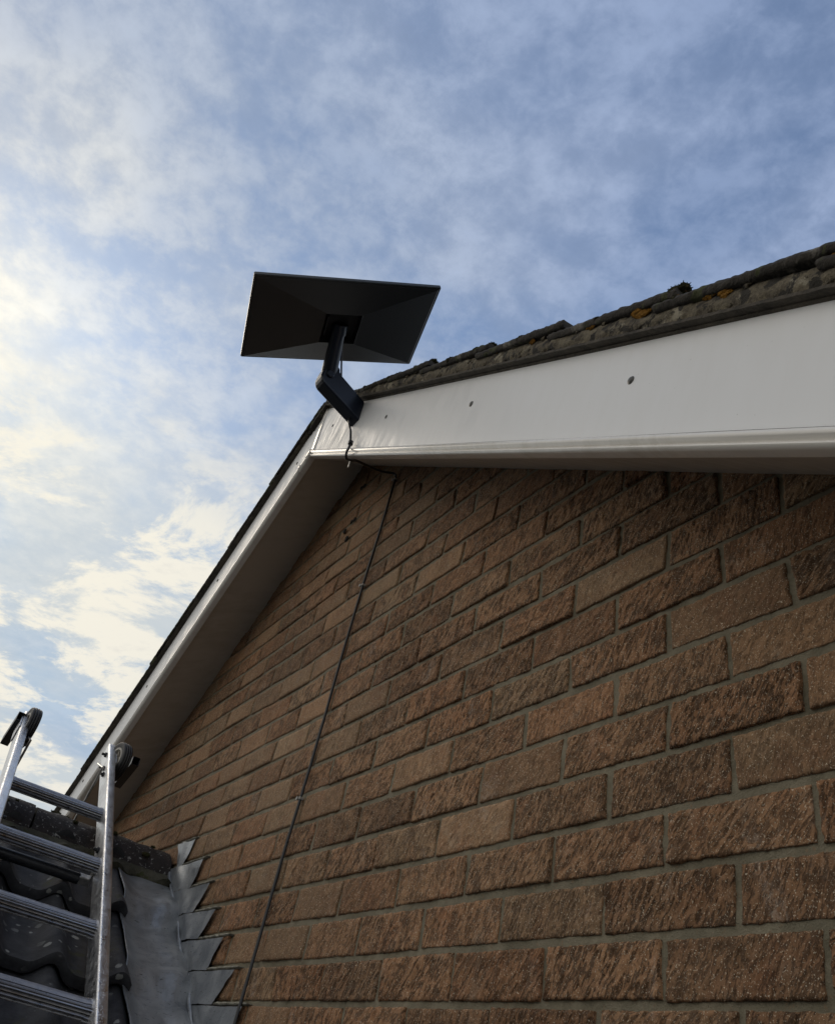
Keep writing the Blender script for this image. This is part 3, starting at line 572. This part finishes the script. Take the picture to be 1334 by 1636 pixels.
# bedding mortar under the ridge, scalloped over the tile waves
m = MB(); rs = []
for k in range(181):
    y = -1.9 + 1.885 * k / 180; lo = 0.155 + 0.022 * math.cos(2 * math.pi * (y + 0.365) / 0.165) + 0.008 * mnoise.noise(Vector((y * 25, 0, 0)))
    ring = [roofpt(0.09, y, -0.005), roofpt(0.124, y, 0.013 + 0.003 * fbm((y, 0, 0), 50)), roofpt(lo + 0.018, y, wave(y) + 0.010 + 0.003 * fbm((y, 3, 0), 60)), roofpt(lo + 0.022, y, wave(y) - 0.016), roofpt(0.09, y, -0.035)]
    rs.append(ring)
m.rings(rs).build('ridge_bedding', MAT['bedding'], low, smooth=True, angle=60)
# lead flashing: an apron dressed over the tiles and stepped teeth up the wall
lead = MB(); ns, ny = 150, 26; rows = []
s_end = 2.6
for i in range(ns + 1):
    s = 0.105 + (s_end - 0.105) * i / ns; row = []
    for j in range(ny + 1):
        f = j / ny; y = -0.006 - 0.182 * f - 0.006 * mnoise.noise(Vector((s * 6, 0, 4))) * f
        c = (s - 0.075) / 0.335; fr = c - math.floor(c)
        top_ = 0.014 if c > 0 else -0.008; f0 = (fr * 0.335 + 0.03) / 0.365
        lo_ = -0.020 + 0.034 * f0; q_ = min(1.0, fr / 0.10); step = 0.014 * (1 - q_) + lo_ * q_ if c > 0 else lo_
        if c > 0 and fr < 0.10: step = 0.014 + (lo_ - 0.014) * (0.5 - 0.5 * math.cos(math.pi * q_))
        amp = min(1.0, 0.30 + f * 1.1); h = wave(y) * amp * 0.6 + 1.1 * step * (0.9 + 0.1 * f) + 0.008 + 0.012 * min(1.0, max(0.0, (s - 0.13) / 0.16)) - (0.013 * math.exp(-((min(fr, 1 - fr) * 0.335 - 0.004) / 0.017) ** 2) if c > 0.5 else 0) + 0.004 * fbm((s, y, 7), 9, 3)
        row.append(roofpt(s, y, h))
    rows.append(row)
n = ny + 1
lead.add([p for r in rows for p in r], [(i * n + j, i * n + j + 1, (i + 1) * n + j + 1, (i + 1) * n + j) for i in range(ns) for j in range(ny)])
apron = lead.build('lead_apron', MAT['lead'], low, smooth=True, angle=70)
sm = apron.modifiers.new('thickness', 'SOLIDIFY'); sm.thickness = 0.003; sm.offset = 1
# raised welted crease where apron turns up the wall
cr = MB(); cr.tube([roofpt(0.11 + 2.4 * k / 90, -0.014 - 0.003 * math.sin(k * 0.5), 0.017 + 0.005 * fbm((k * 0.05, 0, 7), 9, 2)) for k in range(91)], [0.0045 + 0.0015 * math.sin(k * 1.3) for k in range(91)], 8)
cr.build('lead_crease', MAT['lead'], low, smooth=True)
tips = [(-2.008, 0.438), (-1.859, 0.362), (-1.725, 0.284), (-1.613, 0.210), (-1.491, 0.138), (-1.351, 0.064), (-1.242, -0.009), (-1.125, -0.084), (-1.0, -0.158), (-0.88, -0.233)]
vals = [(-2.053, 0.360), (-1.896, 0.285), (-1.785, 0.213), (-1.676, 0.143), (-1.544, 0.067), (-1.430, -0.006), (-1.310, -0.081), (-1.19, -0.155), (-1.07, -0.23), (-0.95, -0.305)]
for k in range(10):
    (xt, zt), (xv, zv) = tips[k], vals[k]; m = MB(); A, B_ = 14, 10; rows = []
    xb_top = XR + (ZR - (zt + 0.004)) / MS - 0.06; zlow = zv - (0.055 if k < 9 else 0)
    for j in range(B_ + 1):
        f = j / B_; z = zt + (zv - zt) * f; xr = xt + (xv - xt) * f + 0.004 * math.sin(f * 3.1) * math.sin(k * 2.3); xl = max(-2.36, XR + (ZR - z) / MS - 0.03); row = []
        if k == 0: xl = -2.16 + 0.06 * f
        for i in range(A + 1):
            g_ = i / A; x = xl + (xr - xl) * g_; y = -0.0115 - 0.0055 * fbm((x, z, 1), 12, 3) - 0.0075 * max(0, 1 - abs((x - xl) / max(0.01, xr - xl) * 1.4 - 0.55 - 0.35 * f) * 5)
            row.append((x, y, z))
        rows.append(row)
    n = A + 1; m.add([p for r in rows for p in r], [(j * n + i, j * n + i + 1, (j + 1) * n + i + 1, (j + 1) * n + i) for j in range(B_) for i in range(A)])
    m.build('lead_step', MAT['lead'], low, smooth=True, angle=70)
    # raked-out bed joint re-pointed above every step
    p0 = vals[k - 1] if k else (-2.15, 0.445); m = MB(); rs = []; q0, q1 = p0[0] - 0.004, xt + random.uniform(0.0, 0.045)
    for i in range(41):
        x = q0 + (q1 - q0) * i / 40; zc = zt + 0.006 + 0.0015 * mnoise.noise(Vector((x * 40, k, 0))); hh = 0.0035 * min(1, (40 - i) / 8 + 0.2)
        yy = -0.0085 - 0.003 * mnoise.noise(Vector((x * 60, k, 4)))
        rs.append([(x, yy, zc - hh), (x, yy - 0.002, zc), (x, yy + 0.002, zc + hh), (x, 0.004, zc + hh), (x, 0.004, zc - hh)])
    m.rings(rs).build('pointing_strip', MAT['point'], low, smooth=True, angle=70)

# ------------------------------------------------------------------ ladder on the lower roof
LU = Vector((-1, 0, 0.70)).normalized(); LN = Vector((0.70, 0, 1)).normalized(); LY = Vector((0, 1, 0)); LO = Vector((0, 0, -1.03))
def lp(s, y, h): p = LO + LU * s + LN * h; return Vector((p.x, y, p.z))
ladder = empty('roof_ladder', lp(0.0, -0.45, 0), 'wet aluminium roof ladder with ribbed rungs and wheels lying up the lower roof', 'ladder')
YR, YL = -0.288, -0.606
def stile(y, top):
    prof = []
    for (cx, cy) in ((0.0085, 0.026), (-0.0085, 0.026), (-0.0085, -0.026), (0.0085, -0.026)):
        base = {(1, 1): 0, (-1, 1): 90, (-1, -1): 180, (1, -1): 270}[(1 if cx > 0 else -1, 1 if cy > 0 else -1)]
        for k in range(5): a = R(base + 90 * k / 4); prof.append((cx + 0.0055 * math.cos(a), cy + 0.0065 * math.sin(a)))
    rs = [[lp(s, y + a * f, b * f) for a, b in prof] for s, f in ((-0.2, 1), (top - 0.012, 1), (top - 0.003, 0.93), (top, 0.72))]
    return MB().rings(rs).build('stile', MAT['alu'], ladder, smooth=True, angle=40)
st_r = stile(YR, 3.045); st_l = stile(YL, 3.045)
rung_me = None
RS = [2.535, 2.234, 1.938, 1.648, 1.355, 1.06, 0.765, 0.47, 0.175]
for k, s in enumerate(RS):
    prof = []; nr = 56
    for q in range(nr):
        a = 2 * math.pi * q / nr; ca, sa = math.cos(a), math.sin(a)
        x = 0.0225 * math.copysign(abs(ca) ** 0.75, ca); y = 0.0150 * math.copysign(abs(sa) ** 0.75, sa); rr = 1.05 if q % 4 < 2 else 0.86
        prof.append((x * rr, y * rr))
    y0, y1 = YL + 0.012, YR - 0.012
    m = MB().rings([[lp(0, y, 0) - lp(0, 0, 0) + LU * a * f + LN * b * f for a, b in prof] for y, f in ((y0, 1.0), (y0 + 0.010, 1.06), (y0 + 0.014, 1), (y1 - 0.014, 1), (y1 - 0.010, 1.08), (y1, 1.08))])
    if rung_me is None:
        o = m.build('rung', MAT['alu_dark'], smooth=True, angle=25); rung_me = o.data
        rung_me.materials.append(MAT['groove'])
        for p_ in rung_me.polygons:                      # dark colour for grime and painted shade in the grooves between the ribs
            if len(p_.vertices) == 4 and all((v_ % nr) % 4 >= 2 for v_ in p_.vertices): p_.material_index = 1
    else: o = bpy.data.objects.new('rung', rung_me); COL.objects.link(o)
    o.location = lp(s, 0, 0); o.parent = ladder; o.matrix_parent_inverse = world_mat(ladder).inverted()

def wheel(y, s, h, facing):
    c = lp(s, y, h); ax = Vector((0.24 if facing < 0 else -0.10, facing, 0)).normalized(); hw = 0.0185
    tp = []
    for q in range(19):
        a = math.pi * q / 18; r_ = 0.058 + 0.0105 * (math.sin(a) ** 0.45); z_ = -hw * math.cos(a)
        if 5 < q < 13 and q % 3 == 0: r_ -= 0.0028
        tp.append((r_, z_))
    m = MB(); nseg = 48; u = ax.orthogonal().normalized(); v = ax.cross(u)
    rings = [[c + ax * h_ + r_ * (math.cos(2 * math.pi * k / nseg) * u + math.sin(2 * math.pi * k / nseg) * v) for k in range(nseg)] for r_, h_ in [(0.045, -hw * 0.85)] + tp + [(0.045, hw * 0.85), (0.045, -hw * 0.85)]]
    m.rings(rings, cap=False); wh = m.build('wheel', MAT['rubber'], ladder, smooth=True, angle=40)
    rim = MB()
    rim.rings([[c + ax * h_ + r_ * (math.cos(2 * math.pi * k / nseg) * u + math.sin(2 * math.pi * k / nseg) * v) for k in range(nseg)] for r_, h_ in ((0.0470, -0.0165), (0.0470, 0.0170), (0.0400, 0.0170), (0.0380, 0.010), (0.0380, -0.010), (0.0400, -0.0165), (0.0470, -0.0165))], cap=False)
    for k in range(5):
        a = 2 * math.pi * k / 5 + 0.3; d = math.cos(a) * u + math.sin(a) * v; t_ = ax.cross(d)
        rim.box(c + d * 0.028 + ax * 0.004, d * 0.016, t_ * 0.0045, ax * 0.0045)
    rim.disc_stack(c, ax, [(0.013, -0.016), (0.015, -0.012), (0.015, 0.012), (0.013, 0.0165)], 20)
    rim.build('wheel_rim', MAT['plastic'], wh, smooth=True, angle=35)
    MB().disc_stack(c, ax, [(0.005, -0.034), (0.005, 0.020), (0.0085, 0.020), (0.0085, 0.026), (0.004, 0.028)], 10).build('axle_bolt', MAT['zinc'], wh, smooth=True, angle=35)
    return wh
wheel(-0.258, 2.955, 0.010, -1); wheel(-0.592, 2.955, 0.010, 1)

def hollow(p0, p1, ax, ay, t):
    """square tube with an open far end"""
    m = MB(); c = lambda p, f: [p + ax * f + ay * f, p - ax * f + ay * f, p - ax * f - ay * f, p + ax * f - ay * f]
    d = (p1 - p0).normalized(); k = 1 - t / ax.length
    m.rings([c(p0 + d * 0.004, 0.6), c(p0, 0.9), c(p0 + d * 0.003, 1.0), c(p1, 1.0), c(p1, k), c(p1 - d * 0.06, k)])
    return m
for y in (-0.196, -0.626):
    a_, b_ = lp(3.075, y, -0.105), lp(2.975, y, 0.030); d = (b_ - a_).normalized(); e1 = d.cross(LY).normalized() * 0.0165; e2 = LY * 0.0145
    hollow(a_, b_, e1, e2, 0.0025).build('hook_tube', MAT['blackp'], ladder, bevel=0.0012)
# mounting plates, bolts, thin bracing rods
for y, sg in ((YR + 0.0165, 1), (YL - 0.0165, -1)):
    m = MB(); m.box(lp(2.955, y, 0.0), LU * 0.060, LY * 0.0022, LN * 0.030); m.build('wheel_plate', MAT['alu'], ladder, bevel=0.001)
for s_, h_ in ((2.975, 0.012), (2.885, 0.000), (2.835, 0.000), (2.32, 0.0)):
    for y, sg in ((YR - 0.014, -1), (YL + 0.014, 1)):
        MB().disc_stack(lp(s_, y, h_), (0, sg, 0), [(0.0045, -0.001), (0.0085, 0), (0.0085, 0.006), (0.0045, 0.006), (0.0045, 0.016), (0.003, 0.017)], 10).build('bolt', MAT['blackp'], ladder, smooth=True, angle=35)
for y in (-0.325, -0.578):
    MB().tube([lp(2.900, y, 0.002), (-2.2576, y, 0.599), (-2.3548, y, 0.4377), (-2.40, y, 0.34)], 0.0042, 8).build('brace_rod', MAT['zinc'], ladder, smooth=True)
# rubber sleeved cross bar bearing on the tiles
m = MB(); m.tube([lp(2.235, YL + 0.02, -0.048), lp(2.235, YR - 0.045, -0.048)], 0.0145, 16); bar = m.build('cross_bar', MAT['padded'], ladder, smooth=True)
m = MB(); m.box(lp(2.235, YR - 0.032, -0.046), LU * 0.012, LY * 0.015, LN * 0.010); m.box(lp(2.235, YR - 0.016, -0.032), LU * 0.012, LY * 0.003, LN * 0.024); m.build('bar_bracket', MAT['zinc'], bar, bevel=0.002)

# ------------------------------------------------------------------ satellite dish
PC = Vector((-1.0665, -0.3989, 1.8042)); PN = Vector((0.0839, 0.3650, -0.9272)).normalized()
PA = Vector((0.273, 0.887, 0.374)); PA = (PA - PN * PA.dot(PN)).normalized(); PB = PN.cross(PA); PB = PB if PB.dot(Vector((-0.946, 0.32, 0.041))) > 0 else -PB
def pp(a, b, h): return PC + PA * a + PB * b + PN * h
dish = empty('satellite_dish', (-1.175, -0.2024, 1.60), 'flat rectangular black satellite dish on a cranked arm fixed to the white barge board', 'dish')
W2, H2 = 0.297, 0.1945
def rect(w_, h_, d, oa=0.0, ob=0.0, r_=0.0):
    if not r_: return [pp(oa + sx * w_, ob + sy * h_, d) for sx, sy in ((-1, -1), (1, -1), (1, 1), (-1, 1))]
    o = []
    for sx, sy, b0 in ((1, 1, 0), (-1, 1, 90), (-1, -1, 180), (1, -1, 270)):
        for k in range(5): a = R(b0 + 90 * k / 4); o.append(pp(oa + sx * (w_ - r_) + r_ * math.cos(a), ob + sy * (h_ - r_) + r_ * math.sin(a), d))
    return o
MB().rings([rect(W2 - 0.002, H2 - 0.002, -0.013, r_=0.004), rect(W2, H2, -0.011, r_=0.005), rect(W2, H2, -0.002, r_=0.005), rect(W2 - 0.002, H2 - 0.002, 0.0, r_=0.004)]).build('antenna_panel', MAT['panel_edge'], dish, smooth=True, angle=30)
HC = (-0.003, -0.016); HW, HH = 0.062, 0.072
back = MB(); back.rings([rect(W2 - 0.006, H2 - 0.006, 0.0005), rect(W2 - 0.010, H2 - 0.010, 0.003), rect(HW, HH, 0.040, *HC), rect(HW - 0.003, HH - 0.003, 0.041, *HC), rect(HW - 0.004, HH - 0.004, 0.012, *HC)], cap=False)
back.add(rect(HW - 0.004, HH - 0.004, 0.012, *HC), [(0, 1, 2, 3)]); cov = back.build('back_cover', MAT['panel'], dish)
m = MB(); m.rings([rect(HW - 0.006, HH - 0.006, 0.013, *HC), rect(HW - 0.006, HH - 0.006, 0.018, *HC)]); m.box(pp(HC[0] - 0.045, HC[1], 0.020), PA * 0.003, PB * 0.045, PN * 0.010); m.build('socket_plate', MAT['recess'], cov)
ELB = Vector((-1.175, -0.343, 1.680)); HUB = pp(HC[0] + 0.003, HC[1] + 0.004, 0.018)
md = (HUB - ELB).normalized()
mast = MB().tube([ELB - md * 0.006, ELB + md * 0.02, ELB.lerp(HUB, 0.5), HUB - md * 0.035, HUB - md * 0.030, HUB], [0.0255, 0.0260, 0.0245, 0.0225, 0.0255, 0.026], 28).build('mast', MAT['arm'], dish, smooth=True, angle=40)
# cranked arm: a deep folded bracket, its side seen from the camera
yz = [(-0.3560, 1.6220), (-0.3640, 1.6300), (-0.3690, 1.6405), (-0.3710, 1.6530), (-0.3700, 1.6700), (-0.3665, 1.6950), (-0.3500, 1.7130), (-0.3300, 1.7180), (-0.3180, 1.7080), (-0.3150, 1.6970), (-0.3080, 1.6890), (-0.2010, 1.6350), (-0.2010, 1.5540)]
xm0, xm1 = -1.150, -1.203
m = MB(); m.prism([(xm0, y, z) for y, z in yz], [(xm1, y, z) for y, z in yz]); arm = m.build('mount_arm', MAT['arm'], dish, bevel=0.006, seg=4)
MB().box((-1.1765, YB - 0.0028, 1.6), (0.024, 0, 0), (0, 0.0028, 0), (0, 0, 0.030)).build('base_plate', MAT['arm'], arm, bevel=0.001)
MB().disc_stack((xm0, -0.345, 1.664), (1, 0, 0), [(0.0125, -0.002), (0.0135, 0.001), (0.0135, 0.005), (0.011, 0.0075)], 24).build('pivot_bolt', MAT['arm'], arm, smooth=True, angle=40)
MB().tube([(-1.172, -0.305, 1.672), (-1.168, -0.303, 1.700), (-1.160, -0.316, 1.73), pp(0.01, 0.03, 0.05)], 0.0034, 8).build('cable_tail', MAT['cable'], dish, smooth=True)

# ------------------------------------------------------------------ cable
def spline(pts, n=8):
    pts = [Vector(p) for p in pts]; o = []
    for i in range(len(pts) - 1):
        p0, p1, p2, p3 = pts[max(0, i - 1)], pts[i], pts[i + 1], pts[min(len(pts) - 1, i + 2)]
        for k in range(n):
            t = k / n; o.append(0.5 * ((2 * p1) + (p2 - p0) * t + (2 * p0 - 5 * p1 + 4 * p2 - p3) * t * t + (3 * p1 - p0 - 3 * p2 + p3) * t ** 3))
    return o + [pts[-1]]
cab = MB(); path = [(-1.182, -0.226, 1.572), (-1.178, -0.2255, 1.5555), (-1.174, -0.2180, 1.5300), (-1.154, -0.2162, 1.4965), (-1.122, -0.2160, 1.431), (-1.112, -0.2190, 1.405), (-1.113, -0.2210, 1.385), (-1.124, -0.2120, 1.372), (-1.150, -0.1850, 1.395), (-1.176, -0.160, 1.424), (-1.210, -0.105, 1.455), (-1.218, -0.050, 1.470), (-1.206, -0.014, 1.476), (-1.194, -0.009, 1.455), (-1.196, -0.009, 1.41), (-1.204, -0.009, 1.248), (-1.2206, -0.009, 1.058), (-1.232, -0.009, 0.832), (-1.236, -0.009, 0.629), (-1.2461, -0.009, 0.439), (-1.257, -0.009, 0.296), (-1.260, -0.009, 0.153), (-1.257, -0.011, 0.034), (-1.252, -0.014, -0.038), (-1.25, -0.016, -0.15), (-1.245, -0.012, -0.6), (-1.24, -0.012, -1.3)]
cab.tube([p + Vector((0.0025 * mnoise.noise(Vector((0, 0, p.z * 9))), 0, 0)) if p.z < 1.4 and p.y > -0.02 else p for p in spline(path, 10)], 0.0041, 8)
cable = cab.build('cable', MAT['cable'], smooth=True); tag(cable, 'thin black cable running down the brick wall from the dish', 'cable')
MB().tube([(-1.1225, -0.2155, 1.436), (-1.1190, -0.2155, 1.424)], 0.0080, 10).build('cable_tie', MAT['blackp'], cable, smooth=True)
for x, z in ((-1.194, 1.448), (-1.2206, 1.058), (-1.2461, 0.439)):
    m = MB(); m.box((x, -0.008, z), (0.0050, 0, 0), (0, 0.0055, 0), (0, 0, 0.0030)); m.disc_stack((x - 0.0075, -0.004, z - 0.001), (0, -1, 0), [(0.0035, 0), (0.0035, 0.011), (0.0052, 0.011), (0.0048, 0.013)], 10)
    m.build('cable_clip', MAT['clip'], cable, smooth=True, angle=30)
m = MB(); m.box((-1.160, -0.185, 1.385), (0.004, 0, 0.0), (0, 0.002, 0), (0, 0, 0.012)); m.build('cable_clip', MAT['clip'], cable)
